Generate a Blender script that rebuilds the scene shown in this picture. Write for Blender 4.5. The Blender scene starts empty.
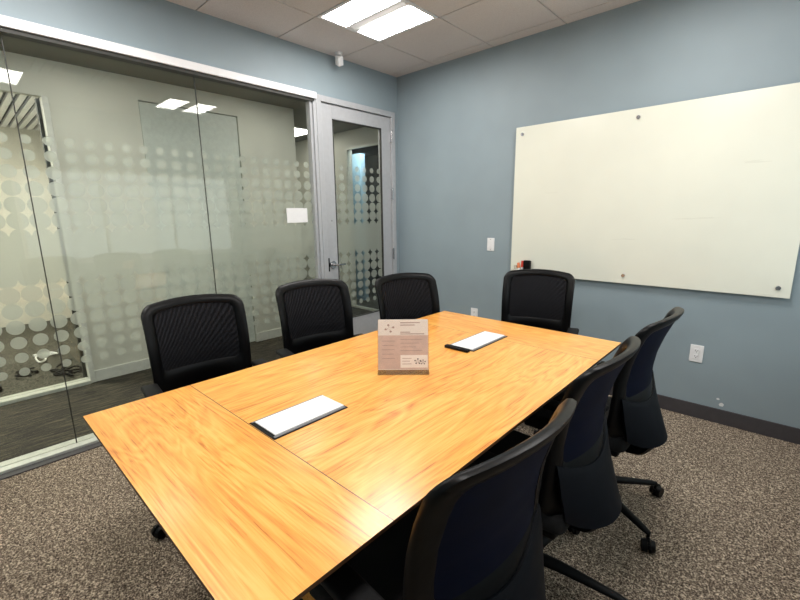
import bpy, bmesh, math, random
from mathutils import Vector, Matrix
random.seed(4)
C = bpy.context.scene
COL = C.collection
PI = math.pi

# ------------------------------------------------------------------ materials
def srgb(r, g, b):
    f = lambda c: (c/255/12.92) if c/255 <= .04045 else ((c/255+.055)/1.055)**2.4
    return (f(r), f(g), f(b), 1)

class NT:
    def __init__(s, name):
        s.m = bpy.data.materials.new(name); s.m.use_nodes = True
        s.n = s.m.node_tree.nodes; s.l = s.m.node_tree.links
        s.n.clear(); s.out = s.n.new('ShaderNodeOutputMaterial')
    def new(s, t, **kw):
        n = s.n.new(t)
        for k, v in kw.items(): setattr(n, k, v)
        return n
    def set(s, n, **kw):
        for k, v in kw.items(): n.inputs[k.replace('_', ' ')].default_value = v
        return n
    def link(s, a, b): s.l.new(a, b)
    def math(s, op, a, b=None, c=None):
        n = s.new('ShaderNodeMath', operation=op)
        for i, v in enumerate((a, b, c)):
            if v is None: continue
            if isinstance(v, (int, float)): n.inputs[i].default_value = v
            else: s.link(v, n.inputs[i])
        return n.outputs[0]
    def coords(s, kind='Object', scale=(1,1,1), rot=(0,0,0), loc=(0,0,0)):
        t = s.new('ShaderNodeTexCoord'); m = s.new('ShaderNodeMapping')
        m.inputs['Scale'].default_value = scale; m.inputs['Rotation'].default_value = rot
        m.inputs['Location'].default_value = loc
        s.link(t.outputs[kind], m.inputs['Vector']); return m.outputs['Vector']
    def noise(s, vec, scale, detail=3, rough=.55, dist=0):
        n = s.new('ShaderNodeTexNoise'); s.set(n, Scale=scale, Detail=detail, Roughness=rough, Distortion=dist)
        s.link(vec, n.inputs['Vector']); return n.outputs['Fac']
    def ramp(s, fac, stops):
        n = s.new('ShaderNodeValToRGB'); e = n.color_ramp.elements
        while len(e) < len(stops): e.new(.5)
        for el, (p, c) in zip(e, stops): el.position = p; el.color = c
        s.link(fac, n.inputs['Fac']); return n.outputs['Color']
    def mix(s, fac, a, b, bt='MIX'):
        n = s.new('ShaderNodeMix', data_type='RGBA', blend_type=bt)
        for i, v in ((0, fac), (6, a), (7, b)):
            if isinstance(v, (int, float, tuple)): n.inputs[i].default_value = v
            else: s.link(v, n.inputs[i])
        return n.outputs[2]
    def bsdf(s, color, rough=.5, metal=0, **kw):
        b = s.new('ShaderNodeBsdfPrincipled')
        for k, v in (('Base Color', color), ('Roughness', rough), ('Metallic', metal)):
            if isinstance(v, (int, float, tuple)): b.inputs[k].default_value = v
            else: s.link(v, b.inputs[k])
        for k, v in kw.items(): b.inputs[k.replace('_', ' ')].default_value = v
        s.link(b.outputs[0], s.out.inputs[0]); return b
    def bump(s, b, h, strength=.2, dist=.01):
        n = s.new('ShaderNodeBump'); n.inputs['Strength'].default_value = strength
        n.inputs['Distance'].default_value = dist
        s.link(h, n.inputs['Height']); s.link(n.outputs[0], b.inputs['Normal'])

def plain(name, col, rough=.5, metal=0, var=.06, scale=30, bump=0, **kw):
    t = NT(name); v = t.coords()
    f = t.noise(v, scale)
    a = tuple(c*(1-var) for c in col[:3])+(1,); b = tuple(min(1, c*(1+var)) for c in col[:3])+(1,)
    s = t.bsdf(t.ramp(f, [(.35, a), (.65, b)]), rough, metal, **kw)
    if bump: t.bump(s, f, bump, .004)
    return t.m

M = {}
# painted walls: faint roller texture; the back wall has two chips of missing paint
def wall_paint(name, col, chips=False):
    t = NT(name); v = t.coords()
    f = t.noise(v, 2.2, 2); g = t.noise(v, 260, 2)
    a = tuple(c*.95 for c in col[:3])+(1,); b = tuple(c*1.05 for c in col[:3])+(1,)
    c = t.ramp(f, [(.3, a), (.7, b)])
    if chips:
        for (x, z, r) in ((2.916, .167, .008), (2.938, .132, .013)):
            dn = t.new('ShaderNodeVectorMath', operation='DISTANCE'); dn.inputs[1].default_value = (x, 0, z)
            t.link(v, dn.inputs[0])
            w = t.math('ADD', dn.outputs['Value'], t.math('MULTIPLY', t.noise(v, 90, 2), .012))
            c = t.mix(t.math('LESS_THAN', w, r+.006), c, srgb(225, 228, 228))
    s = t.bsdf(c, .55); t.bump(s, g, .12, .002)
    return t.m
M['blue'] = wall_paint('blue_grey_paint', srgb(145, 160, 167), True)
M['hallwall'] = wall_paint('pale_hall_paint', srgb(210, 210, 198))
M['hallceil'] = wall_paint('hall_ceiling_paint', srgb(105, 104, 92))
M['cream'] = wall_paint('cream_paint', srgb(226, 223, 212))
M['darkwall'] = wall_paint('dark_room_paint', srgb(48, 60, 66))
M['paleblue'] = wall_paint('pale_blue_paint', srgb(170, 200, 220))
M['base_dark'] = plain('dark_rubber_base', srgb(66, 63, 66), .6)
M['base_white'] = plain('white_base', srgb(215, 216, 208), .5)
M['white_trim'] = plain('white_painted_metal', srgb(243, 243, 244), .5, 0, .01)
M['alu'] = plain('satin_aluminium', srgb(184, 186, 189), .42, .2, .03)
M['alu_dark'] = plain('dark_gasket', srgb(52, 52, 48), .6)
M['track'] = plain('brushed_track', srgb(205, 208, 198), .4, .2)
M['chrome'] = plain('satin_nickel', srgb(200, 200, 202), .22, 1, .02)
M['black'] = plain('black_plastic', srgb(4, 4, 5), .5, 0, .1, Specular_IOR_Level=.2)
M['white_pl'] = plain('white_plastic', srgb(240, 240, 240), .35, 0, .02)
M['grey_pl'] = plain('grey_plastic', srgb(120, 120, 122), .5)
M['hanger'] = plain('ceiling_grid_dark', srgb(62, 54, 50), .8)
M['hall_door'] = plain('pale_grey_blue_door_paint', srgb(202, 208, 200), .5)

def carpet(name, stops, scale, bump=.8):
    t = NT(name); v = t.coords()
    n1 = t.noise(v, scale, 3, .7); n2 = t.noise(v, scale*.33, 2, .6)
    vo = t.new('ShaderNodeTexVoronoi'); vo.inputs['Scale'].default_value = scale*.9; t.link(v, vo.inputs['Vector'])
    f = t.math('ADD', t.math('MULTIPLY', n1, .6), t.math('MULTIPLY', n2, .22))
    f = t.math('ADD', f, t.math('MULTIPLY', vo.outputs['Distance'], .2))
    big = t.noise(v, 3, 2)
    c = t.ramp(f, stops)
    c = t.mix(t.math('MULTIPLY', big, .15), c, (.05, .04, .035, 1))
    s = t.bsdf(c, .95, Specular_IOR_Level=.1); t.bump(s, n1, bump, .01)
    return t.m
M['carpet'] = carpet('speckled_carpet', [(.37, srgb(24, 18, 15)), (.47, srgb(102, 88, 76)), (.54, srgb(158, 142, 124)), (.63, srgb(240, 222, 196))], 160)
M['office_carpet'] = carpet('office_carpet', [(.38, srgb(40, 40, 36)), (.6, srgb(110, 108, 98))], 60)
def hall_floor():
    t = NT('striped_hall_carpet'); v = t.coords(scale=(14, 1.3, 1), rot=(0, 0, .5))
    f = t.noise(v, 3.5, 4, .65)
    c = t.ramp(f, [(.38, srgb(20, 18, 13)), (.52, srgb(48, 44, 33)), (.64, srgb(92, 86, 66))])
    t.bsdf(c, .8); return t.m
M['hallfloor'] = hall_floor()
def tile():
    t = NT('acoustic_tile'); v = t.coords()
    f = t.noise(v, 120, 3, .7); g = t.noise(v, 1.3, 2)
    c = t.mix(.5, t.ramp(f, [(.3, srgb(204, 196, 193)), (.6, srgb(228, 221, 217))]), t.ramp(g, [(.3, srgb(208, 201, 198)), (.7, srgb(224, 217, 214))]))
    s = t.bsdf(c, .95, Specular_IOR_Level=.1); t.bump(s, f, .3, .003); return t.m
M['tile'] = tile()
M['tile_edge'] = M['tile']

L, W = 2.08, 1.145
SEAM = L/2 - .355
def wood(name, board=True):
    t = NT(name); tc = t.new('ShaderNodeTexCoord'); sp = t.new('ShaderNodeSeparateXYZ')
    t.link(tc.outputs['Object'], sp.inputs[0])
    x, y, z = sp.outputs
    ay = t.math('ABSOLUTE', y)
    end = t.math('GREATER_THAN', ay, SEAM)
    def grain(a, b, off):          # a along, b across
        cmb = t.new('ShaderNodeCombineXYZ')
        t.link(t.math('MULTIPLY', a, .9), cmb.inputs[0]); t.link(t.math('ADD', b, off), cmb.inputs[1]); t.link(z, cmb.inputs[2])
        # slow cathedral figure
        wv = t.new('ShaderNodeMapping'); wv.inputs['Scale'].default_value = (.9, 5, 5); t.link(cmb.outputs[0], wv.inputs['Vector'])
        f1 = t.noise(wv.outputs[0], 1.6, 3, .5, .6)
        rings = t.math('FRACT', t.math('MULTIPLY', f1, 11))
        rings = t.math('ABSOLUTE', t.math('SUBTRACT', rings, .5))
        w2 = t.new('ShaderNodeMapping'); w2.inputs['Scale'].default_value = (3.2, 85, 20); t.link(cmb.outputs[0], w2.inputs['Vector'])
        f2 = t.noise(w2.outputs[0], 1.5, 4, .65, .2)
        w3 = t.new('ShaderNodeMapping'); w3.inputs['Scale'].default_value = (1.2, 14, 8); t.link(cmb.outputs[0], w3.inputs['Vector'])
        f3 = t.noise(w3.outputs[0], 1.3, 3, .5, .3)
        g = t.math('ADD', t.math('MULTIPLY', rings, .35), t.math('MULTIPLY', f2, .62))
        g = t.math('ADD', g, t.math('MULTIPLY', f3, .42))
        w4 = t.new('ShaderNodeMapping'); w4.inputs['Scale'].default_value = (5, 190, 30); t.link(cmb.outputs[0], w4.inputs['Vector'])
        f4 = t.noise(w4.outputs[0], 1.2, 2, .5)
        g = t.math('SUBTRACT', g, t.math('MULTIPLY', t.math('GREATER_THAN', f4, .62), .10))
        return g
    gc = grain(y, x, 0.0); ge = grain(x, y, 3.7)
    mx = t.new('ShaderNodeMix', data_type='FLOAT'); t.link(end, mx.inputs[0]); t.link(gc, mx.inputs[2]); t.link(ge, mx.inputs[3])
    g = mx.outputs[0]
    c = t.ramp(g, [(.36, srgb(198, 112, 40)), (.47, srgb(230, 150, 64)), (.61, srgb(241, 172, 80)), (.78, srgb(247, 192, 102))])
    seam = t.math('LESS_THAN', t.math('ABSOLUTE', t.math('SUBTRACT', ay, SEAM)), .0014)
    c = t.mix(seam, c, srgb(92, 52, 20))
    s = t.bsdf(c, .3, Coat_Weight=.35, Coat_Roughness=.16)
    t.bump(s, g, .04, .002)
    return t.m
M['wood'] = wood('light_wood_veneer')
M['edge'] = plain('dark_table_edge', srgb(84, 52, 26), .5)

def glass(name, tint, gain=1.0):
    t = NT(name); lw = t.new('ShaderNodeLayerWeight')
    f = t.math('ADD', .035, t.math('MULTIPLY', .9*gain, t.math('POWER', lw.outputs['Facing'], 5)))
    tr = t.new('ShaderNodeBsdfTransparent'); tr.inputs[0].default_value = tint
    gl = t.new('ShaderNodeBsdfGlossy'); gl.inputs['Roughness'].default_value = .005
    mx = t.new('ShaderNodeMixShader'); t.link(f, mx.inputs[0]); t.link(tr.outputs[0], mx.inputs[1]); t.link(gl.outputs[0], mx.inputs[2])
    t.link(mx.outputs[0], t.out.inputs[0]); return t.m
M['glass'] = glass('clear_glass', (.945, .955, .935, 1))
M['acrylic'] = glass('clear_acrylic', (.985, .98, .975, 1))
def film():
    t = NT('frosted_film')
    tr = t.new('ShaderNodeBsdfTransparent'); tr.inputs[0].default_value = (.85, .88, .84, 1)
    df = t.new('ShaderNodeBsdfDiffuse'); df.inputs[0].default_value = (.62, .65, .6, 1)
    tl = t.new('ShaderNodeBsdfTranslucent'); tl.inputs[0].default_value = (.8, .83, .78, 1)
    v = t.coords(); n = t.noise(v, 400, 1)
    m1 = t.new('ShaderNodeMixShader'); m1.inputs[0].default_value = .55
    t.link(df.outputs[0], m1.inputs[1]); t.link(tl.outputs[0], m1.inputs[2])
    m2 = t.new('ShaderNodeMixShader'); t.link(t.math('ADD', .60, t.math('MULTIPLY', n, .06)), m2.inputs[0])
    t.link(tr.outputs[0], m2.inputs[1]); t.link(m1.outputs[0], m2.inputs[2])
    t.link(m2.outputs[0], t.out.inputs[0]); return t.m
M['film'] = film()
def emit(name, col, s):
    t = NT(name); e = t.new('ShaderNodeEmission'); e.inputs[0].default_value = col; e.inputs[1].default_value = s
    t.link(e.outputs[0], t.out.inputs[0]); return t.m
M['lamp'] = emit('lit_lens', (1, .965, .93, 1), 16)
M['hall_fill'] = emit('lit_hall_fill_panel', (1, .97, .9, 1), 4.6)  # glow of the added hallway fill panels
M['lamp_office'] = emit('lit_office_lens', (1, .95, .84, 1), 26)
M['pier_fill'] = emit('lit_cool_fill_panel', (.85, .94, 1, 1), 32)  # glow of the added lamp beside the pale pier
def board():
    t = NT('white_back_painted_glass'); v = t.coords()
    f = t.noise(v, 1.4, 3, .6)
    c = t.ramp(f, [(.3, srgb(230, 231, 217)), (.7, srgb(238, 239, 224))])
    # smear of wiped marker
    m = t.coords(scale=(1.2, 1, 16), rot=(0, .05, 0))
    sm = t.noise(m, 1.7, 4, .6, .3)
    c = t.mix(t.math('MULTIPLY', t.math('GREATER_THAN', sm, .69), .12), c, srgb(170, 168, 150))
    t.bsdf(c, .22, Coat_Weight=.3, Coat_Roughness=.05); return t.m
M['board'] = board()
def mesh_weave():
    t = NT('black_mesh_weave'); v = t.coords()
    w = t.new('ShaderNodeTexWave', wave_type='BANDS', bands_direction='DIAGONAL'); w.inputs['Scale'].default_value = 26
    w.inputs['Distortion'].default_value = 1.6; w.inputs['Detail'].default_value = 1
    t.link(v, w.inputs['Vector'])
    ck = t.new('ShaderNodeTexChecker'); ck.inputs['Scale'].default_value = 420; t.link(v, ck.inputs['Vector'])
    c = t.ramp(w.outputs['Fac'], [(.2, srgb(11, 11, 13)), (.8, srgb(33, 33, 37))])
    b = t.new('ShaderNodeBsdfPrincipled'); t.link(c, b.inputs['Base Color']); b.inputs['Roughness'].default_value = .8
    b.inputs['Specular IOR Level'].default_value = .15
    bp = t.new('ShaderNodeBump'); bp.inputs['Strength'].default_value = .3; bp.inputs['Distance'].default_value = .002
    t.link(ck.outputs['Fac'], bp.inputs['Height']); t.link(bp.outputs[0], b.inputs['Normal'])
    tr = t.new('ShaderNodeBsdfTransparent')
    mx = t.new('ShaderNodeMixShader'); mx.inputs[0].default_value = .93
    t.link(tr.outputs[0], mx.inputs[1]); t.link(b.outputs[0], mx.inputs[2]); t.link(mx.outputs[0], t.out.inputs[0])
    return t.m
M['weave'] = mesh_weave()
M['navy'] = plain('black_backing_blue_sheen', srgb(1, 8, 30), .6, 0, .15, 8, Specular_IOR_Level=.12)  # blue sheen of reflected daylight is put into this base colour
M['frame'] = plain('charcoal_frame_plastic', srgb(4, 4, 5), .38, 0, .1, Specular_IOR_Level=.2)
M['shell'] = plain('charcoal_shell_plastic', srgb(7, 10, 17), .55, 0, .1, Specular_IOR_Level=.15)
M['fabric'] = plain('black_seat_fabric', srgb(6, 6, 7), .95, 0, .25, 300, .4)
M['armpad'] = plain('grey_black_arm_pad', srgb(18, 18, 19), .6, Specular_IOR_Level=.2)
M['paper'] = plain('warm_white_paper', srgb(255, 246, 238), .7, 0, .02)
M['panel'] = plain('printed_grey_rose_panel', srgb(228, 202, 190), .7, 0, .05)
M['ink'] = plain('grey_print', srgb(186, 158, 148), .7)
M['ink2'] = plain('dark_print', srgb(120, 108, 110), .7)
M['red'] = plain('red_plastic', srgb(214, 66, 48), .4)
M['orange'] = plain('orange_plastic', srgb(236, 140, 92), .4)
M['beige'] = plain('beige_plastic', srgb(196, 190, 170), .5)

# ------------------------------------------------------------------ mesh helpers
def obj(name, bm, mat, parent=None, smooth=False, loc=None):
    me = bpy.data.meshes.new(name); bmesh.ops.recalc_face_normals(bm, faces=bm.faces[:])
    if smooth:
        for f in bm.faces: f.smooth = True
    bm.to_mesh(me); bm.free()
    for m in (mat if isinstance(mat, (list, tuple)) else [mat]): me.materials.append(m)
    o = bpy.data.objects.new(name, me); COL.objects.link(o)
    if smooth:
        try: me.set_sharp_from_angle(angle=math.radians(50))
        except Exception: pass
    if parent: o.parent = parent
    if loc: o.location = loc
    return o
def tag(o, label=None, cat=None, group=None, kind=None):
    if label: o['label'] = label
    if cat: o['category'] = cat
    if group: o['group'] = group
    if kind: o['kind'] = kind
    return o
def thing(name, loc, label, cat, rz=0, group=None):
    o = bpy.data.objects.new(name, None); COL.objects.link(o); o.location = loc; o.rotation_euler = (0, 0, rz)
    o.empty_display_size = .1
    return tag(o, label, cat, group)
def struct(name, bm, mat, parent=None, **kw):
    o = obj(name, bm, mat, parent, **kw)
    if not parent: o['kind'] = 'structure'
    return o
def box(bm, x0, x1, y0, y1, z0, z1, bev=0, seg=2, mi=0):
    r = bmesh.ops.create_cube(bm, size=1)
    vs = r['verts']
    for v in vs:
        v.co = Vector(((x0+x1)/2+v.co.x*(x1-x0), (y0+y1)/2+v.co.y*(y1-y0), (z0+z1)/2+v.co.z*(z1-z0)))
    fs = set(f for v in vs for f in v.link_faces)
    for f in fs: f.material_index = mi
    if bev:
        es = list(set(e for v in vs for e in v.link_edges))
        bmesh.ops.bevel(bm, geom=es, offset=bev, segments=seg, affect='EDGES', profile=.5)
    return bm
def B(*a, **k):
    return box(bmesh.new(), *a, **k)
def cyl(bm, p0, p1, r0, r1=None, n=20, caps=True, mi=0):
    p0, p1 = Vector(p0), Vector(p1); r1 = r0 if r1 is None else r1
    d = (p1-p0).normalized(); a = d.orthogonal().normalized(); b = d.cross(a)
    A = [bm.verts.new(p0+(a*math.cos(2*PI*i/n)+b*math.sin(2*PI*i/n))*r0) for i in range(n)]
    Bv = [bm.verts.new(p1+(a*math.cos(2*PI*i/n)+b*math.sin(2*PI*i/n))*r1) for i in range(n)]
    fs = [bm.faces.new((A[i], A[(i+1) % n], Bv[(i+1) % n], Bv[i])) for i in range(n)]
    if caps: fs += [bm.faces.new(A[::-1]), bm.faces.new(Bv)]
    for f in fs: f.material_index = mi
    return bm
def tube(bm, pts, rad, n=10):
    pts = [Vector(p) for p in pts]; rings = []
    for i, p in enumerate(pts):
        d = (pts[min(i+1, len(pts)-1)]-pts[max(i-1, 0)]).normalized()
        up = Vector((0, 0, 1)) if abs(d.z) < .9 else Vector((1, 0, 0))
        a = d.cross(up).normalized(); b = a.cross(d)
        r = rad[i] if isinstance(rad, (list, tuple)) else rad
        ra, rb = r if isinstance(r, tuple) else (r, r)
        rings.append([bm.verts.new(p+a*math.cos(2*PI*k/n)*ra+b*math.sin(2*PI*k/n)*rb) for k in range(n)])
    for A, Bv in zip(rings, rings[1:]):
        for k in range(n): bm.faces.new((A[k], A[(k+1) % n], Bv[(k+1) % n], Bv[k]))
    bm.faces.new(rings[0][::-1]); bm.faces.new(rings[-1]); return bm
def lathe(bm, prof, n=24, c=(0, 0, 0)):
    rings = [[bm.verts.new((c[0]+r*math.cos(2*PI*k/n), c[1]+r*math.sin(2*PI*k/n), c[2]+z)) for k in range(n)] for r, z in prof]
    for A, Bv in zip(rings, rings[1:]):
        for k in range(n): bm.faces.new((A[k], A[(k+1) % n], Bv[(k+1) % n], Bv[k]))
    bm.faces.new(rings[0][::-1]); bm.faces.new(rings[-1]); return bm
def smoothpath(pts, n=8):
    pts = [Vector(p) for p in pts]; out = []
    for i in range(len(pts)-1):
        p0, p1, p2, p3 = pts[max(i-1, 0)], pts[i], pts[i+1], pts[min(i+2, len(pts)-1)]
        for k in range(n):
            t = k/n
            out.append(.5*((2*p1)+(p2-p0)*t+(2*p0-5*p1+4*p2-p3)*t*t+(3*p1-p0-3*p2+p3)*t**3))
    return out+[pts[-1]]

# ------------------------------------------------------------------ room shell
H = 2.773; RX = 3.6; RY = -4.3
bm = B(0.05, RX, RY, 0, -.05, 0); struct('floor', bm, M['carpet'])
struct('wall_back', B(.0, RX+.1, 0, .12, 0, H+.12), M['blue'])
WY0, WY1, WZ0, WZ1 = -2.75, -.12, .86, 2.03
bm = bmesh.new(); box(bm, RX, RX+.12, RY, 0, 0, WZ0); box(bm, RX, RX+.12, RY, 0, WZ1, H+.12); box(bm, RX, RX+.12, RY, WY0, WZ0, WZ1); box(bm, RX, RX+.12, WY1, 0, WZ0, WZ1)
struct('wall_right', bm, M['blue'])
wn = struct('window_6', B(RX+.06, RX+.066, WY0+.03, WY1-.03, WZ0+.03, WZ1-.03), M['glass'])
bm = bmesh.new()
for k in range(4):
    yy = WY0+(WY1-WY0-.04)*k/3; box(bm, RX+.04, RX+.09, yy, yy+.04, WZ0, WZ1)
box(bm, RX+.041, RX+.089, WY0, WY1, WZ0, WZ0+.04); box(bm, RX+.041, RX+.089, WY0, WY1, WZ1-.04, WZ1)
obj('window_frame', bm, M['white_trim'], wn)
obj('window_sill', B(RX-.03, RX+.04, WY0-.03, WY1+.03, WZ0-.025, WZ0, bev=.003), M['white_trim'], wn)
struct('wall_near', B(-.1, RX+.12, RY-.12, RY, 0, H+.12), M['blue'])
struct('wall_left', B(-.1, 0, RY, 0, 2.43, H+.12), M['blue'])
struct('wall_left_jamb', B(-.1, 0, -.08, 0, 0, 2.43), M['blue'])
struct('baseboard_back', B(0, RX, -.012, 0, 0, .1, bev=.002), M['base_dark'])
struct('baseboard_right', B(RX-.012, RX, RY, -.012, 0, .09, bev=.002), M['base_dark'])

# ceiling: tegular tiles hung under a dark grid, gaps left for fixtures
tx, ty, ax, by = .6096, .6171, .5003, .1256
xs = [0]+[ax+tx*i for i in range(6) if ax+tx*i < RX]+[RX]
ys = [0]+[-by-ty*i for i in range(8) if -by-ty*i > RY]+[RY]
light_cells = [(1, 2), (4, 2), (1, 5), (4, 5)]
vent_cell = (3, 4)
bm = bmesh.new()
for i in range(len(xs)-1):
    for j in range(len(ys)-1):
        if (i, j) in light_cells or (i, j) == vent_cell: continue
        g = .0045
        x0 = xs[i]+(g if i else 0); x1 = xs[i+1]-(g if i < len(xs)-2 else 0)
        y1 = ys[j]-(g if j else 0); y0 = ys[j+1]+(g if j < len(ys)-2 else 0)
        box(bm, x0, x1, y0, y1, H, H+.015)
struct('ceiling', bm, M['tile'])
struct('ceiling_grid', B(0, RX, RY, 0, H+.0155, H+.03), M['hanger'])['kind'] = 'structure'

def troffer(x0, x1, y0, y1, lab):
    t = thing('ceiling_light', ((x0+x1)/2, (y0+y1)/2, H), lab, 'ceiling light', 0, 'recessed square ceiling lights')
    w, d = (x1-x0)/2-.006, (y1-y0)/2-.006
    fr = .022
    bm = bmesh.new()
    box(bm, -w, w, -d, -d+fr, -.004, .014); box(bm, -w, w, d-fr, d, -.004, .014)
    box(bm, -w, -w+fr, -d+fr, d-fr, -.004, .014); box(bm, w-fr, w, -d+fr, d-fr, -.004, .014)
    obj('frame', bm, M['white_pl'], t)
    cw = .055
    for s in (-1, 1):
        ya, yb = (cw, d-fr) if s > 0 else (-d+fr, -cw)
        bm = bmesh.new(); N = 8; ring = []
        for k in range(N+1):
            u = k/N; y = ya+(yb-ya)*u; z = .002+.008*math.sin(PI*u)
            ring.append((bm.verts.new((-w+fr, y, z)), bm.verts.new((w-fr, y, z))))
        for a, b in zip(ring, ring[1:]): bm.faces.new((a[0], b[0], b[1], a[1]))
        obj('lens', bm, M['lamp'], t)
    bm = bmesh.new()
    prof = [(-cw, .003), (-cw*.6, -.001), (0, -.012), (cw*.6, -.001), (cw, .003)]
    r = []
    for y, z in prof: r.append((bm.verts.new((-w+fr+.03, y, z)), bm.verts.new((w-fr, y, z))))
    for a, b in zip(r, r[1:]): bm.faces.new((a[0], b[0], b[1], a[1]))
    box(bm, -w+fr, -w+fr+.03, -cw, cw, -.002, .004)
    obj('centre_channel', bm, M['white_pl'], t)
labs = ['recessed square ceiling light with two lit lenses, seen above the glass door corner',
        'recessed square ceiling light reflected in the glass wall, on the whiteboard side',
        'recessed square ceiling light near the glass wall, at the camera end',
        'recessed square ceiling light above the camera end of the room']
for (i, j), lb in zip(light_cells, labs): troffer(xs[i], xs[i+1], ys[j+1], ys[j], lb)
i, j = vent_cell
t = thing('ceiling_vent', ((xs[i]+xs[i+1])/2, (ys[j]+ys[j+1])/2, H), 'square white ceiling air vent above the table', 'vent')
bm = bmesh.new(); w = .298
for k, (a, z) in enumerate(((w, 0), (w*.74, .002), (w*.48, .004))):
    b = a-.05
    for s in (-1, 1):
        box(bm, -a, a, s*a if s < 0 else b, -b if s < 0 else a, z-.006, z+.004); box(bm, s*a if s < 0 else b, -b if s < 0 else a, -b, b, z-.006, z+.004)
obj('louvre', bm, M['white_pl'], t)
obj('backing', B(-w, w, -w, w, .009, .013), M['grey_pl'], t)

# glass wall: head trim, gasket, tracks, posts
struct('trim_1', B(-.07, .045, RY, -1.045, 2.378, 2.43, bev=.003), M['white_trim'])
struct('trim_2', B(-.03, .03, RY, -1.06, 2.355, 2.378), M['alu_dark'])
bm = bmesh.new(); box(bm, -.08, -.016, RY, -1.06, 0, .022, bev=.002); box(bm, -.008, .05, RY, -1.06, 0, .022, bev=.002); box(bm, -.016, -.008, RY, -1.06, 0, .014)
struct('trim_3', bm, M['track'])
struct('track_shadow', B(.05, .11, RY, -1.0, 0, .006), M['base_dark'])  # flat dark strip laid as the shadow along the floor track
bm = bmesh.new(); box(bm, -.05, .03, -1.075, -1.045, .0, 2.378, bev=.002); box(bm, -.02, .012, -1.095, -1.075, .02, 2.36); box(bm, -.035, .02, -1.105, -1.096, .02, 2.36)
struct('trim_5', bm, M['alu'])

P = .0964; Y0 = -2.785
ROWS = [(1.84, .0245), (1.757, .030), (1.667, .036), (1.577, .041), (1.487, .0448), (1.400, .0474)]
RT, RB = 1.308, 1.080
LOW = [(.990, .0474), (.900, .0448), (.808, .041), (.718, .036), (.630, .030), (.545, .0245)]
def film_mesh(ya, yb, x):
    bm = bmesh.new(); th = .0006
    def poly(pts):
        vs = [bm.verts.new((x, y, z)) for y, z in pts]; bm.faces.new(vs)
    k0 = math.floor((ya-Y0)/P)-1; k1 = math.ceil((yb-Y0)/P)+1
    for z, r in ROWS+LOW:
        for k in range(k0, k1):
            c = Y0+k*P
            if c+r <= ya or c-r >= yb: continue
            pts = []
            for a in range(28):
                y = c+r*math.cos(2*PI*a/28); y = min(max(y, ya), yb)
                q = (round(y, 5), round(z+r*math.sin(2*PI*a/28), 5))
                if not pts or pts[-1] != q: pts.append(q)
            if len(pts) > 3: poly(pts)
    # solid band with scalloped top and bottom, in one strip of quads
    n = max(2, int((yb-ya)/.006)); top = []; bot = []
    for i in range(n+1):
        y = ya+(yb-ya)*i/n; u = (y-Y0)/P; d = (u-round(u))*P
        s = math.sqrt(max(0, (P/2)**2-d*d))
        top.append(bm.verts.new((x, y, RT+s))); bot.append(bm.verts.new((x, y, RB-s)))
    for i in range(n): bm.faces.new((bot[i], bot[i+1], top[i+1], top[i]))
    return bm
panes = [(RY+.01, -3.0025), (-2.9975, -2.0335), (-2.0285, -1.076)]
for i, (a, b) in enumerate(panes):
    w = struct('window_%d' % (i+1), B(-.017, -.007, a, b, .014, 2.362), M['glass'])
    obj('frosted_film', film_mesh(a, b, -.0176), M['film'], w)['label'] = 'frosted dot pattern film'
bm = bmesh.new(); box(bm, -.016, -.008, -3.0025, -2.9975, .02, 2.36); struct('trim_6', bm, M['alu_dark'])
bm = bmesh.new(); box(bm, -.016, -.008, -2.0335, -2.0285, .02, 2.36); struct('trim_7', bm, M['alu_dark'])

# glazed door and its frame
fr = bmesh.new()
box(fr, -.06, .035, -1.045, -.995, 0, 2.42, bev=.002); box(fr, -.06, .035, -.125, -.075, 0, 2.42, bev=.002); box(fr, -.06, .035, -.995, -.125, 2.372, 2.42, bev=.002)
struct('door_frame', fr, M['alu'])['kind'] = 'structure'
dm = bmesh.new()
dy0, dy1, dz0, dz1, gy0, gy1, gz0, gz1 = -.990, -.130, .012, 2.366, -.868, -.256, .40, 2.25
box(dm, -.03, .015, dy0, gy0, dz0, dz1, bev=.0015); box(dm, -.03, .015, gy1, dy1, dz0, dz1, bev=.0015)
box(dm, -.03, .015, gy0, gy1, dz0, gz0); box(dm, -.03, .015, gy0, gy1, gz1, dz1)
door = struct('door_1', dm, M['alu'])
obj('glass_pane', B(-.012, -.004, gy0, gy1, gz0, gz1), M['glass'], door)
obj('frosted_film', film_mesh(gy0, gy1, -.0126), M['film'], door)['label'] = 'frosted dot pattern film'
bm = bmesh.new()
for (a, b, c, d) in ((gy0, gy0+.009, gz0, gz1), (gy1-.009, gy1, gz0, gz1), (gy0, gy1, gz0, gz0+.009), (gy0, gy1, gz1-.009, gz1)): box(bm, -.003, .018, a, b, c, d)
obj('glazing_bead', bm, M['alu_dark'], door)
h = bmesh.new()
lathe_h = [(.0, 0)]
cyl(h, (.015, -.93, .955), (.024, -.93, .955), .038, .035, 28); cyl(h, (.024, -.93, .955), (.06, -.93, .955), .012, .012)
tube(h, smoothpath([(.06, -.932, .955), (.066, -.90, .955), (.064, -.86, .955), (.056, -.815, .953)], 5), [(.011, .009)]*16)
obj('lever_handle', h, M['chrome'], door, smooth=True)['label'] = 'satin nickel lever handle'
obj('latch_plate', B(.0145, .019, -.989, -.968, .895, 1.02, bev=.001), M['black'], door)['label'] = 'black latch plate'
obj('peg', cyl(bmesh.new(), (.014, -.92, 1.36), (.018, -.92, 1.36), .006, n=12), M['grey_pl'], door)
for z in (2.19, 1.62, 1.0, .3):
    bm = bmesh.new(); box(bm, .014, .038, -.1335, -.119, z-.055, z+.055, bev=.003)
    cyl(bm, (.04, -.126, z-.06), (.04, -.126, z+.06), .008, n=12)
    obj('hinge', bm, M['chrome'], door, smooth=True)

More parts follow.
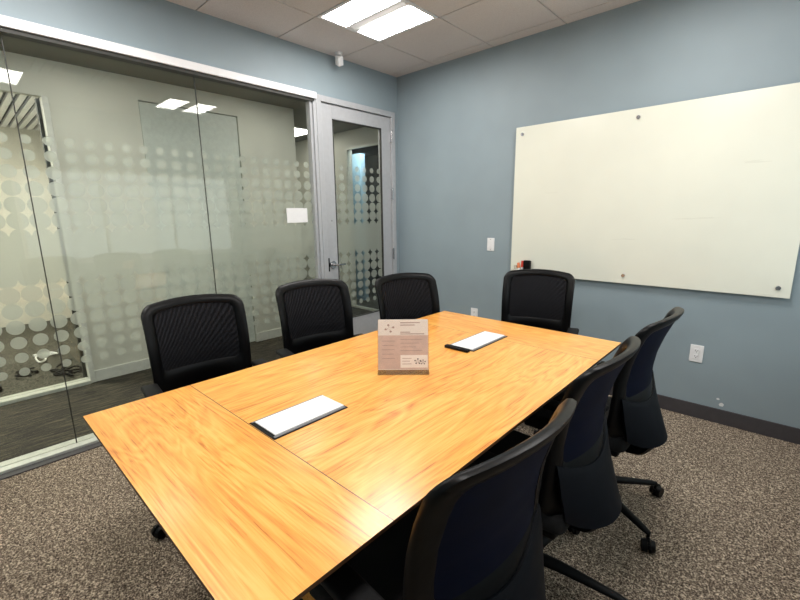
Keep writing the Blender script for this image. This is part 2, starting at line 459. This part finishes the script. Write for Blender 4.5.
# card on the glass
c = obj('notice_card', B(-.0058, -.0035, -1.378, -1.172, 1.352, 1.474), M['white_pl'])
tag(c, 'blank white rectangular card stuck on the glass wall beside the door', 'card')

# ------------------------------------------------------------------ hallway and rooms beyond the glass
HC = 2.6; FX = -1.2
struct('floor_hall', B(-3.6, 0.05, -5.6, .9, -.05, -.001), M['hallfloor'])
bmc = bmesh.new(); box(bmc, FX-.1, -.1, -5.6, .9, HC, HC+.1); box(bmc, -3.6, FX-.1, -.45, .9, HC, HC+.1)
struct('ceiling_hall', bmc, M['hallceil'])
struct('wall_hall', B(FX-.1, FX, -2.66, -2.035, 0, HC), M['hallwall'])
struct('wall_hall_middle', B(FX-.1, FX, -1.13, -.45, 0, HC), M['hallwall'])
struct('wall_hall_head', B(FX-.1, FX, -2.035, -1.13, 2.42, HC), M['hallwall'])
struct('wall_hall_return', B(-3.6, FX-.1, -.55, -.45, 0, HC), M['hallwall'])
struct('wall_hall_end', B(-1.77-1.9, -1.77, .8, .9, 0, HC), M['hallwall'])
struct('wall_hall_end_head', B(-1.77, 0, .8, .9, 2.37, HC), M['hallwall'])
struct('wall_hall_side', B(-.1, 0, .12, .9, 0, HC), M['hallwall'])
struct('wall_hall_far_side', B(-3.7, -3.6, -.55, .9, 0, HC), M['hallwall'])
struct('wall_hall_close', B(FX-.1, -.1, -5.7, -5.6, 0, HC), M['hallwall'])
struct('baseboard_hall', B(FX, FX+.014, -2.66, -2.035, 0, .1, bev=.002), M['base_white'])
struct('baseboard_hall_middle', B(FX, FX+.014, -1.13, -.45, 0, .1, bev=.002), M['base_white'])
struct('baseboard_hall_end', B(-3.6, -1.79, .786, .8, 0, .1, bev=.002), M['base_white'])
d2 = struct('door_2', B(FX-.06, FX-.012, -2.03, -1.137, .008, 2.412, bev=.002), M['hall_door'])
bm = bmesh.new(); cyl(bm, (FX-.012, -1.97, .98), (FX, -1.97, .98), .022, n=20); cyl(bm, (FX, -1.97, .98), (FX+.03, -1.97, .98), .009); cyl(bm, (FX+.03, -1.975, .98), (FX+.03, -1.87, .98), .009)
obj('lever_handle', bm, M['chrome'], d2, smooth=True)
struct('trim_8', B(FX-.1, FX-.061, -2.034, -1.131, 0, 2.419), M['alu_dark'])
# fill panels added out of view to brighten the hallway
for yy, where in ((-4.2, 'near the camera end'), (-2.5, 'above the office corner'), (-.9, 'outside the glass door')):
    t = thing('ceiling_light', (-.42, yy, HC), 'added hallway fill light panel '+where, 'ceiling light', 0, 'added hallway fill lights')
    obj('frame', B(-.3, .3, -.3, .3, -.012, 0), M['white_pl'], t); obj('lens', B(-.27, .27, -.27, .27, -.015, -.0125), M['hall_fill'], t)
t = thing('ceiling_light', (-2.3, .2, HC), 'added fill light panel round the corner of the hallway', 'ceiling light')  # unseen panel added to lift the dark recess behind the corner
obj('frame', B(-.3, .3, -.3, .3, -.012, 0), M['white_pl'], t); obj('lens', B(-.27, .27, -.27, .27, -.015, -.0125), M['hall_fill'], t)
# office across the hall: glass front
struct('wall_office_head', B(FX-.06, FX, -5.6, -2.66, 2.33, HC), M['hallwall'])
bm = bmesh.new(); box(bm, FX-.03, FX+.04, -5.6, -2.7, 0, .03, bev=.002); box(bm, FX-.09, FX-.04, -5.6, -2.7, 0, .03, bev=.002)
struct('trim_9', bm, M['track'])
struct('trim_10', B(FX-.09, FX+.02, -2.70, -2.661, 0, 2.33, bev=.003), M['base_white'])
struct('trim_12', B(FX-.16, FX-.101, -2.72, -2.66, 0, 2.33), M['alu_dark'])
struct('window_4', B(FX-.04, FX-.03, -5.55, -2.7, .0, 2.33), M['glass'])
OX = -4.4
struct('floor_office', B(OX, FX-.09, -5.6, -2.2, -.05, .0), M['office_carpet'])
struct('ceiling_office', B(OX, FX-.1, -5.6, -2.2, HC, HC+.1), M['alu_dark'])
bm = bmesh.new()
for k in range(40): box(bm, OX, FX-.1, -5.58+k*.083, -5.53+k*.083, HC-.035, HC-.004)
struct('ceiling_slats', bm, M['white_trim'])
struct('wall_office_side', B(OX, FX-.1, -2.2, -2.1, 0, HC), M['cream'])
struct('wall_office_back', B(OX-.1, OX, -5.6, -2.1, 0, HC), M['cream'])
struct('wall_office_close', B(OX-.1, FX-.1, -5.7, -5.6, 0, HC), M['cream'])
t = thing('ceiling_light', (-2.6, -3.7, HC-.036), 'warm ceiling light panel inside the office across the hallway', 'ceiling light')
obj('frame', B(-.6, .6, -.3, .3, -.012, 0), M['white_pl'], t); obj('lens', B(-.57, .57, -.27, .27, -.015, -.0125), M['lamp_office'], t)
# clutter of cables on the office floor
def cable(pts, r, m, lab, grp=None):
    o = obj('cable', tube(bmesh.new(), smoothpath(pts, 8), r, 8), m, smooth=True); tag(o, lab, 'cable', grp)
def wig(x, y, n, sx, sy, s):
    rnd = random.Random(s); return [(x+rnd.uniform(-sx, sx), y+rnd.uniform(-sy, sy), .012+.02*(k % 2)) for k in range(n)]
cable(wig(-1.72, -2.78, 16, .27, .12, 3), .008, M['black'], 'tangled black cable on the office carpet beside the wall')
cable(wig(-1.9, -3.06, 10, .12, .09, 5), .007, M['black'], 'loose black cable coil on the office carpet, left of the tangle')
cable(wig(-2.3, -2.86, 10, .18, .12, 8), .008, M['white_pl'], 'white cable lying behind the black ones on the office carpet')
bx = obj('power_brick', B(-1.64, -1.52, -3.32, -3.24, .0, .05, bev=.01), M['black'], smooth=True); tag(bx, 'small black power brick on the office carpet at far left', 'power brick')
# dark glazed room at the hall end
bm = bmesh.new(); box(bm, -1.79, -1.75, .79, .84, 0, 2.37, bev=.002); box(bm, -1.75, -.1, .79, .84, 0, .03); box(bm, -1.75, -.1, .79, .84, 2.34, 2.37)
struct('trim_11', bm, M['track'])
struct('window_5', B(-1.75, -.1, .81, .82, .03, 2.34), M['glass'])
struct('floor_dark_room', B(-3.6, 0, .9, 2.9, -.05, 0), M['office_carpet'])
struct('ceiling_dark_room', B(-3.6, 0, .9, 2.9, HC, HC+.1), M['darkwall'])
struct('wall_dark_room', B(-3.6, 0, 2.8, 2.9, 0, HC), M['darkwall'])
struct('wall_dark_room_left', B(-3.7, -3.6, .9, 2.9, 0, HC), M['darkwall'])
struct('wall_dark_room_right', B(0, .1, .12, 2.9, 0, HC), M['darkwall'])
struct('wall_dark_room_pier', B(-2.36, -1.98, 1.25, 1.35, 0, 2.36), M['paleblue'])
t = thing('ceiling_light', (-1.7, 1.12, HC), 'added cool fill light in the dark room past the glass door', 'ceiling light')  # unseen lamp added to light up the pale blue pier
obj('frame', B(-.3, .3, -.1, .1, -.012, 0), M['white_pl'], t); obj('lens', B(-.27, .27, -.08, .08, -.015, -.0125), M['pier_fill'], t)

# ------------------------------------------------------------------ wall fittings
t = thing('light_switch', (1.145, 0, 1.132), 'white light switch plate on blue wall left of whiteboard', 'light switch')
obj('plate', B(-.037, .037, -.006, 0, -.058, .058, bev=.003), M['white_pl'], t)
obj('rocker', B(-.015, .015, -.010, -.0055, -.032, .032, bev=.002), M['white_pl'], t)
for z in (-.045, .045): obj('screw', cyl(bmesh.new(), (0, -.0075, z), (0, -.005, z), .003, n=10), M['grey_pl'], t)
def outlet(x, z, lab):
    t = thing('wall_outlet', (x, 0, z), lab, 'outlet', 0)
    obj('plate', B(-.038, .038, -.006, 0, -.06, .06, bev=.003), M['white_pl'], t)
    for s in (-1, 1):
        o = obj('socket', B(-.0165, .0165, -.009, -.0055, s*.02-.0145, s*.02+.0145, bev=.004), M['white_pl'], t)
        bm = bmesh.new()
        box(bm, -.008, -.0055, -.0096, -.0088, s*.02-.001, s*.02+.007); box(bm, .0055, .008, -.0096, -.0088, s*.02-.001, s*.02+.007)
        cyl(bm, (0, -.0096, s*.02-.007), (0, -.0088, s*.02-.007), .0025, n=10)
        obj('slot', bm, M['alu_dark'], o)
outlet(2.765, .455, 'white wall outlet below the whiteboard, right of the chairs')
outlet(.987, .455, 'white wall outlet low on blue wall, just above the far table corner')
# ceiling sensor
t = thing('ceiling_sensor', (.10, -.83, H), 'small white motion sensor on the ceiling by the glass wall', 'sensor')
obj('mount', cyl(bmesh.new(), (0, 0, 0), (0, 0, -.02), .03, .026), M['white_pl'], t, smooth=True)
bm = B(-.027, .027, -.027, .027, -.045, .03, bev=.008); bmesh.ops.rotate(bm, verts=bm.verts, matrix=Matrix.Rotation(.5, 3, 'Y') @ Matrix.Rotation(.4, 3, 'X')); bmesh.ops.translate(bm, verts=bm.verts, vec=(.0, 0, -.055))
hd = obj('head', bm, M['white_pl'], t, smooth=True)
bm = bmesh.new(); cyl(bm, (0, 0, -.04), (0, 0, -.052), .018, .012); bmesh.ops.rotate(bm, verts=bm.verts, matrix=Matrix.Rotation(.5, 3, 'Y') @ Matrix.Rotation(.4, 3, 'X')); bmesh.ops.translate(bm, verts=bm.verts, vec=(0, 0, -.055))
obj('sensor_lens', bm, M['beige'], hd, smooth=True)

# ------------------------------------------------------------------ whiteboard
bx0, bx1, bz0, bz1 = 1.3686, 3.1764, .8941, 2.0943
t = thing('whiteboard', ((bx0+bx1)/2, 0, bz0), 'large frameless white glass board on blue wall', 'whiteboard')
hw = (bx1-bx0)/2; hh = bz1-bz0
obj('glass_panel', B(-hw, hw, -.034, -.026, 0, hh, bev=.001), M['board'], t)
for x in (-hw+.058, 0, hw-.058):
    for z in (.058, hh-.058):
        bm = cyl(bmesh.new(), (x, -.042, z), (x, -.034, z), .0125, .013); cyl(bm, (x, -.026, z), (x, 0, z), .009)
        obj('standoff', bm, M['chrome'], t, smooth=True)
# small tray with eraser and markers at the lower left of the board
tr = thing('marker_tray', (1.485, -.034, .905), 'small clear marker tray at the lower left of the whiteboard', 'tray')
obj('shelf', B(-.09, .09, -.05, 0, -.004, 0), M['acrylic'], tr); obj('lip', B(-.09, .09, -.053, -.05, -.004, .012), M['acrylic'], tr)
e = thing('whiteboard_eraser', (1.535, -.061, .906), 'black eraser standing at the lower left of the whiteboard', 'eraser')
obj('body', B(-.027, .027, -.018, .004, 0, .112, bev=.004), M['black'], e, smooth=True); obj('felt_pad', B(-.027, .027, .004, .016, 0, .108, bev=.002), M['armpad'], e)
def marker(x, rz, m, lab, ln=.115, zz=.906):
    t = thing('marker_pen', (x, -.062, zz), lab, 'marker', 0)
    t.rotation_euler = (0, rz, 0)
    obj('barrel', cyl(bmesh.new(), (0, 0, 0), (0, 0, ln*.5), .010, .010, 16), M['white_pl'], t, smooth=True)
    obj('cap', cyl(bmesh.new(), (0, 0, ln*.5), (0, 0, ln), .0125, .011, 16), m, t, smooth=True)
marker(1.492, 0, M['red'], 'red capped marker leaning next to black eraser', .106)
marker(1.466, -.15, M['orange'], 'orange capped marker standing left of the red one', .088)
marker(1.440, -.25, M['beige'], 'beige capped marker at the left end of the tray', .066)

# ------------------------------------------------------------------ table
TX, TY, TH = 1.986, -2.0898, .74
t = thing('conference_table', (TX, TY, 0), 'long light wood conference table in the middle of the room', 'table', .0024)
bm = bmesh.new()
rings = [(0, .0), (0, -.011), (.045, -.034)]
loops = []
for ins, z in rings:
    a, b = W/2-ins, L/2-ins
    loops.append([bm.verts.new((x, y, TH+z)) for x, y in ((-a, -b), (a, -b), (a, b), (-a, b))])
bm.faces.new(loops[0])
for A, Bv in zip(loops, loops[1:]):
    for k in range(4):
        f = bm.faces.new((A[k], Bv[k], Bv[(k+1) % 4], A[(k+1) % 4])); f.material_index = 1
f = bm.faces.new(loops[-1][::-1]); f.material_index = 1
obj('tabletop', bm, [M['wood'], M['edge']], t)
for s in (-1, 1):
    o = obj('pedestal', B(-.19, .19, s*.55-.035, s*.55+.035, .03, .705, bev=.004), M['wood'], t)
    obj('foot', B(-.21, .21, s*.55-.05, s*.55+.05, 0, .03, bev=.004), M['black'], o)
obj('crossbar', B(-.02, .02, -.515, .515, .5, .62), M['wood'], t)
def power_box(y0, y1, lab):
    p = thing('power_module', (1.978, (y0+y1)/2, TH), lab, 'power module', .0, 'power modules set in the table')
    w, l = .078, (y1-y0)/2
    bm = bmesh.new(); box(bm, -w, w, -l, l, .0003, .0016)
    obj('bezel', bm, M['black'], p)
    obj('lid', B(-w+.012, w-.018, -l+.014, l-.004, .0016, .006, bev=.001), M['white_pl'], p)
    obj('brush_strip', B(w-.016, w-.006, -l+.006, l-.006, .0016, .0035), M['grey_pl'], p)
    obj('brush_strip', B(-w+.002, -w+.009, -l+.006, l-.006, .0016, .003), M['grey_pl'], p)
power_box(-2.772, -2.48, 'white lidded power module flush in table end nearest the camera')
power_box(-1.675, -1.33, 'white lidded power module flush in far end of table')
r = thing('remote_control', (1.975, -1.70, TH), 'slim black remote lying across the far power module end', 'remote', .02)
obj('body', B(-.070, .070, -.014, .014, .0003, .015, bev=.005), M['black'], r, smooth=True)
for k in range(6): obj('button', B(-.056+k*.020, -.045+k*.020, -.005, .005, .0148, .0165), M['armpad'], r)

# acrylic sign holder
a = math.radians(42)
sg = thing('sign_holder', (1.997, -2.124, TH), 'clear acrylic sign holder with printed sheet on the table', 'sign holder', a)
w = .110; lean = -.24; SH = .84
def leaned(bm):
    for v in bm.verts: v.co.z *= SH
    bmesh.ops.rotate(bm, verts=bm.verts, matrix=Matrix.Rotation(lean, 3, 'X')); return bm
obj('clear_face', leaned(B(-w, w, -.0035, -.0015, .003, .282)), M['acrylic'], sg)
obj('clear_back', leaned(B(-w, w, .0015, .0035, .003, .282)), M['acrylic'], sg)
obj('base', B(-w, w, -.004, .07, .0, .003), M['acrylic'], sg)
sh = obj('printed_sheet', leaned(B(-w+.003, w-.003, -.0008, .0008, .026, .281)), M['paper'], sg)
sh['label'] = 'printed sheet with grey rose panel and small logos'
S = -.0016
obj('printed_panel', leaned(B(-w+.003, w-.003, S+.0003, S+.0007, .03, .2)), M['panel'], sh)
obj('printed_box', leaned(B(-.012, w-.006, S-.0001, S+.0002, .036, .1)), M['paper'], sh)
bm = bmesh.new()
for (x0, x1, z) in ((-.012, .072, .262), (-.012, .05, .250), (-.012, .03, .214), (-.012, .09, .205)): box(bm, x0, x1, S+.0003, S+.0006, z, z+.004)
for k in range(5): box(bm, -.09, -.035 - .006*(k % 2), S-.0001, S+.0002, .17-k*.022, .1725-k*.022)
for k in range(4): box(bm, -.012, .082-.014*(k % 3), S-.0001, S+.0002, .178-k*.019, .1805-k*.019)
for k in range(3): box(bm, -.004, .035-.006*(k % 2), S-.0005, S-.0002, .082-k*.014, .0845-k*.014)
obj('text_line', leaned(bm), M['ink'], sh)['kind'] = 'stuff'
def petals(cx, cz, n, r, s):
    bm = bmesh.new()
    for k in range(n):
        an = 2*PI*k/n+.3
        cyl(bm, (cx+r*math.cos(an), s, cz+r*math.sin(an)), (cx+r*math.cos(an), s+.0003, cz+r*math.sin(an)), r*.3, n=10)
        tube(bm, [(cx+r*.3*math.cos(an), s+.0002, cz+r*.3*math.sin(an)), (cx+r*.8*math.cos(an), s+.0002, cz+r*.8*math.sin(an))], (.0016, .0002), 6)
    return leaned(bm)
obj('logo', petals(-.058, .236, 4, .017, S+.0002), M['ink'], sh); obj('logo', petals(.062, .068, 5, .012, S-.0005), M['ink2'], sh); obj('logo', petals(.084, .064, 5, .010, S-.0005), M['ink2'], sh)

# ------------------------------------------------------------------ office chair
ZT = 1.005; ZB = .47; HWD = .247
PTS = [(.38, -.258), (.44, -.248), (.50, -.232), (.57, -.212), (.64, -.200), (.72, -.198), (.80, -.210), (.88, -.234), (.95, -.262), (1.01, -.292)]
def prof(z):
    if z <= PTS[0][0]: return PTS[0][1]
    for (a, ya), (b, yb) in zip(PTS, PTS[1:]):
        if z <= b:
            u = (z-a)/(b-a); return ya+(yb-ya)*u
    return PTS[-1][1]
def curv(z):
    u = min(1, max(0, (.72-z)/.27)); return .85+1.5*u*u
def S_(x, z, t=0):
    return Vector((x, prof(z)+curv(z)*x*x+t, z))
def outline(hw, z0, z1, rt, rb, arch, nw=0, n=10):
    pts = []
    def arc(cx, cz, r, a0, a1):
        for k in range(n+1):
            a = a0+(a1-a0)*k/n; pts.append((cx+r*math.cos(a), cz+r*math.sin(a)))
    arc(hw-rt, z1-rt, rt, 0, PI/2)
    for k in range(1, 12): pts.append(((hw-rt)*(1-2*k/12), z1))
    arc(-hw+rt, z1-rt, rt, PI/2, PI)
    for k in range(1, 14): pts.append((-hw, z1-rt+(z0+rb-z1+rt)*k/14))
    arc(-hw+rb, z0+rb, rb, PI, 1.5*PI)
    for k in range(1, 12): pts.append(((-hw+rb)*(1-2*k/12), z0))
    arc(hw-rb, z0+rb, rb, 1.5*PI, 2*PI)
    for k in range(1, 14): pts.append((hw, z0+rb+(z1-rt-z0-rb)*k/14))
    out = []
    for x, z in pts:
        u = (z-z0)/(z1-z0)
        z += arch*(1-(x/hw)**2)*u
        x *= 1-nw*(1-u)
        out.append((x, z))
    return out
def make_chair():
    t = bpy.data.objects.new('office_chair', None); COL.objects.link(t)
    # upper frame ring
    o = outline(HWD, ZB, ZT-.022, .05, .06, .022, .04); q = outline(HWD-.056, .665, ZT-.060, .03, .03, .018, .02)
    bm = bmesh.new(); loops = []
    for f, th in ((0, 0), (.06, .010), (.3, .016), (.7, .015), (.94, .009), (1, 0), (.94, -.009), (.7, -.013), (.3, -.014), (.06, -.010)):
        loops.append([bm.verts.new(S_(a[0]+(b[0]-a[0])*f, a[1]+(b[1]-a[1])*f, th)) for a, b in zip(o, q)])
    for A, Bv in zip(loops, loops[1:]+loops[:1]):
        for k in range(len(A)): bm.faces.new((A[k], A[(k+1) % len(A)], Bv[(k+1) % len(A)], Bv[k]))
    obj('backrest_frame', bm, M['frame'], t, smooth=True)
    # mesh panel and dark backing
    def sheet(z0, z1, hw, th, mat, name, thick=.002, nx=16, nz=18, taper=0):
        bm = bmesh.new(); g = []
        for s in (0, 1):
            lay = []
            for i in range(nz+1):
                z = z0+(z1-z0)*i/nz
                w_ = hw*(1-taper*(1-i/nz))
                lay.append([bm.verts.new(S_(w_*(2*k/nx-1), z, th+(-thick*s))) for k in range(nx+1)])
            g.append(lay)
        for s in (0, 1):
            for i in range(nz):
                for k in range(nx): bm.faces.new((g[s][i][k], g[s][i][k+1], g[s][i+1][k+1], g[s][i+1][k]))
        edge = [(0, k) for k in range(nx+1)]+[(i, nx) for i in range(1, nz+1)]+[(nz, k) for k in range(nx-1, -1, -1)]+[(i, 0) for i in range(nz-1, 0, -1)]
        for (a, b), (c, d) in zip(edge, edge[1:]+edge[:1]):
            bm.faces.new((g[0][a][b], g[0][c][d], g[1][c][d], g[1][a][b]))
        return obj(name, bm, mat, t, smooth=True)
    sheet(.64, ZT-.038, HWD-.046, .004, M['weave'], 'mesh_panel')
    bk = sheet(.52, ZT-.038, HWD-.046, -.004, M['navy'], 'back_panel', .003); bk['label'] = 'black rear panel with painted blue sheen'
    # lower shell with a lip, wrapping round the sides
    bm = bmesh.new(); N = 24; F_, K_ = [], []
    for i in range(15):
        u = i/14; hw = .205+.018*math.sin(u*PI*.5); ra, rb = [], []
        for k in range(N+1):
            q_ = 2*k/N-1; x = hw*q_
            z = .435+.045*q_**4+(.175+.055*q_*q_-.045*q_**4)*u
            th = .034*(1-u)**.7+.018
            p = S_(x, z, -th); ra.append(bm.verts.new(p)); rb.append(bm.verts.new(p+Vector((-x*.05, .012, 0))))
        F_.append(ra); K_.append(rb)
    for G in (F_, K_):
        for i in range(14):
            for k in range(N): bm.faces.new((G[i][k], G[i][k+1], G[i+1][k+1], G[i+1][k]))
    edge = [(0, k) for k in range(N+1)]+[(i, N) for i in range(1, 15)]+[(14, k) for k in range(N-1, -1, -1)]+[(i, 0) for i in range(13, 0, -1)]
    for (a, b), (c, d) in zip(edge, edge[1:]+edge[:1]): bm.faces.new((F_[a][b], F_[c][d], K_[c][d], K_[a][b]))
    obj('lumbar_shell', bm, M['shell'], t, smooth=True)
    # seat cushion
    bm = B(-.24, .24, -.20, .25, .415, .485, bev=.028, seg=4)
    for v in bm.verts:
        if v.co.y > .12: v.co.z -= (v.co.y-.12)**2*1.6
        if v.co.y < -.05: v.co.x *= 1-.25*(-.05-v.co.y)/.15*.5
    obj('seat', bm, M['fabric'], t, smooth=True)
    bm = B(-.20, .20, -.17, .2, .385, .42, bev=.012); obj('seat_pan', bm, M['black'], t, smooth=True)
    bm = B(-.085, .085, -.13, .12, .315, .39, bev=.02, seg=3)
    tube(bm, smoothpath([(0, -.1, .36), (0, -.2, .365), (0, -.235, .385), (0, -.262, .43)], 5), [(.07, .018)]*16, 10)
    obj('tilt_mechanism', bm, M['black'], t, smooth=True)
    for s in (-1, 1):
        bm = bmesh.new()
        tube(bm, smoothpath([(s*.15, -.04, .40), (s*.235, -.04, .395), (s*.262, -.045, .44), (s*.268, -.05, .53), (s*.266, -.05, .605)], 5), [(.024, .013)]*12+[(.02, .02)]*9, 10)
        ap = obj('armrest', bm, M['black'], t, smooth=True)
        obj('arm_pad', B(s*.262-.036, s*.262+.036, -.13, .09, .605, .63, bev=.011, seg=3), M['armpad'], ap, smooth=True)
    bm = cyl(bmesh.new(), (0, 0, .10), (0, 0, .24), .027); cyl(bm, (0, 0, .24), (0, 0, .33), .016)
    obj('gas_lift', bm, M['black'], t, smooth=True)
    hub = bpy.data.objects.new('star_base', None)
    bm = lathe(bmesh.new(), [(.03, .075), (.048, .08), (.052, .10), (.045, .125), (.03, .135)])
    obj('base_hub', bm, M['black'], t, smooth=True)
    for k in range(5):
        a = 2*PI*k/5-PI/2+PI/5; ca, sa = math.cos(a), math.sin(a)
        P_ = lambda r, z: (r*ca, r*sa, z)
        bm = tube(bmesh.new(), [P_(.03, .105), P_(.12, .103), P_(.23, .09), P_(.32, .078), P_(.345, .074)], [(.026, .020), (.024, .018), (.019, .014), (.016, .011), (.010, .008)], 10)
        lg = obj('leg', bm, M['black'], t, smooth=True)
        bm = bmesh.new(); cx, cy, _ = P_(.340, 0); tw = a+(.5, 0, -.4, .9, -.7)[k]
        dx, dy = math.cos(tw), math.sin(tw); nx_, ny_ = -dy, dx
        wx, wy = cx+dx*.018, cy+dy*.018
        cyl(bm, (cx, cy, .05), (cx, cy, .078), .007, n=12)
        for s in (-1, 1):
            c0 = (wx+nx_*.006*s, wy+ny_*.006*s, .0275); c1 = (wx+nx_*.024*s, wy+ny_*.024*s, .0275)
            cyl(bm, c0, c1, .0273, .0235, 20)
        # hood over the twin wheels
        for s in range(6):
            an = .1+s*.5; an2 = an+.5
            p0 = (wx+dx*.027*math.cos(an), wy+dy*.027*math.cos(an), .03+.028*math.sin(an)); p1 = (wx+dx*.027*math.cos(an2), wy+dy*.027*math.cos(an2), .03+.028*math.sin(an2))
            cyl(bm, p0, p1, .006, n=8)
        obj('caster', bm, M['black'], lg, smooth=True)
    return t
def copy_tree(o, parent=None):
    c = o.copy(); COL.objects.link(c); c.parent = parent
    for ch in list(o.children): copy_tree(ch, c)
    return c
proto = make_chair()
chairs = [  # top-centre of back x, y, facing angle (deg), world angle of one base leg, label
    (.85, -2.53, -7, -76, 'black mesh office chair left of the table, nearest the camera on the glass wall side'),
    (.88, -1.81, -12, -40, 'black mesh office chair in the middle of the glass wall side'),
    (1.15, -1.22, -16, -60, 'black mesh office chair in front of the glass door, behind the sign'),
    (1.82, -.44, -73, 20, 'black mesh office chair at table head, in front of the whiteboard corner'),
    (2.835, -1.38, 178, 44, 'black office chair farthest along the right table side, nearest the wall outlet'),
    (2.82, -2.0, 180, 10, 'black office chair in the middle of the right table side'),
    (2.835, -2.64, 176, 15, 'black office chair at right front, closest to camera, back turned'),
]
for i, (x, y, fa, sp, lb) in enumerate(chairs):
    o = proto if i == 0 else copy_tree(proto)
    a = math.radians(fa); cx, cy = x+.285*math.cos(a), y+.285*math.sin(a)
    o.location = (cx, cy, 0); o.rotation_euler = (0, 0, a-PI/2)
    spin = math.radians(((sp-(fa-90-54))+36) % 72-36)
    for ch in o.children:
        if ch.name.startswith('leg'): ch.rotation_euler = (0, 0, spin)
    tag(o, lb, 'chair', 'black mesh office chairs around the table')

# ------------------------------------------------------------------ camera
cx, cy, cz, yaw, pitch, roll, fpx = 3.1266, -3.3521, 1.4092, .7499, -.2030, -.0127, 415.27
f = Vector((-math.sin(yaw)*math.cos(pitch), math.cos(yaw)*math.cos(pitch), math.sin(pitch)))
r = Vector((math.cos(yaw), math.sin(yaw), 0)); u = r.cross(f)
c_, s_ = math.cos(roll), math.sin(roll)
r, u = c_*r+s_*u, -s_*r+c_*u
cam = bpy.data.cameras.new('camera'); co = bpy.data.objects.new('camera', cam); COL.objects.link(co)
co.matrix_world = Matrix(((r.x, u.x, -f.x, cx), (r.y, u.y, -f.y, cy), (r.z, u.z, -f.z, cz), (0, 0, 0, 1)))
cam.sensor_width = 36; cam.lens = fpx*36/800; cam.clip_start = .02
C.camera = co

w = bpy.data.worlds.new('world'); C.world = w; w.use_nodes = True
w.node_tree.nodes['Background'].inputs[0].default_value = (.86, .94, 1, 1)
w.node_tree.nodes['Background'].inputs[1].default_value = 1.1
C.view_settings.view_transform = 'Standard'; C.view_settings.look = 'None'
C.view_settings.gamma = 1; C.view_settings.use_curve_mapping = False
C.view_settings.exposure = .95
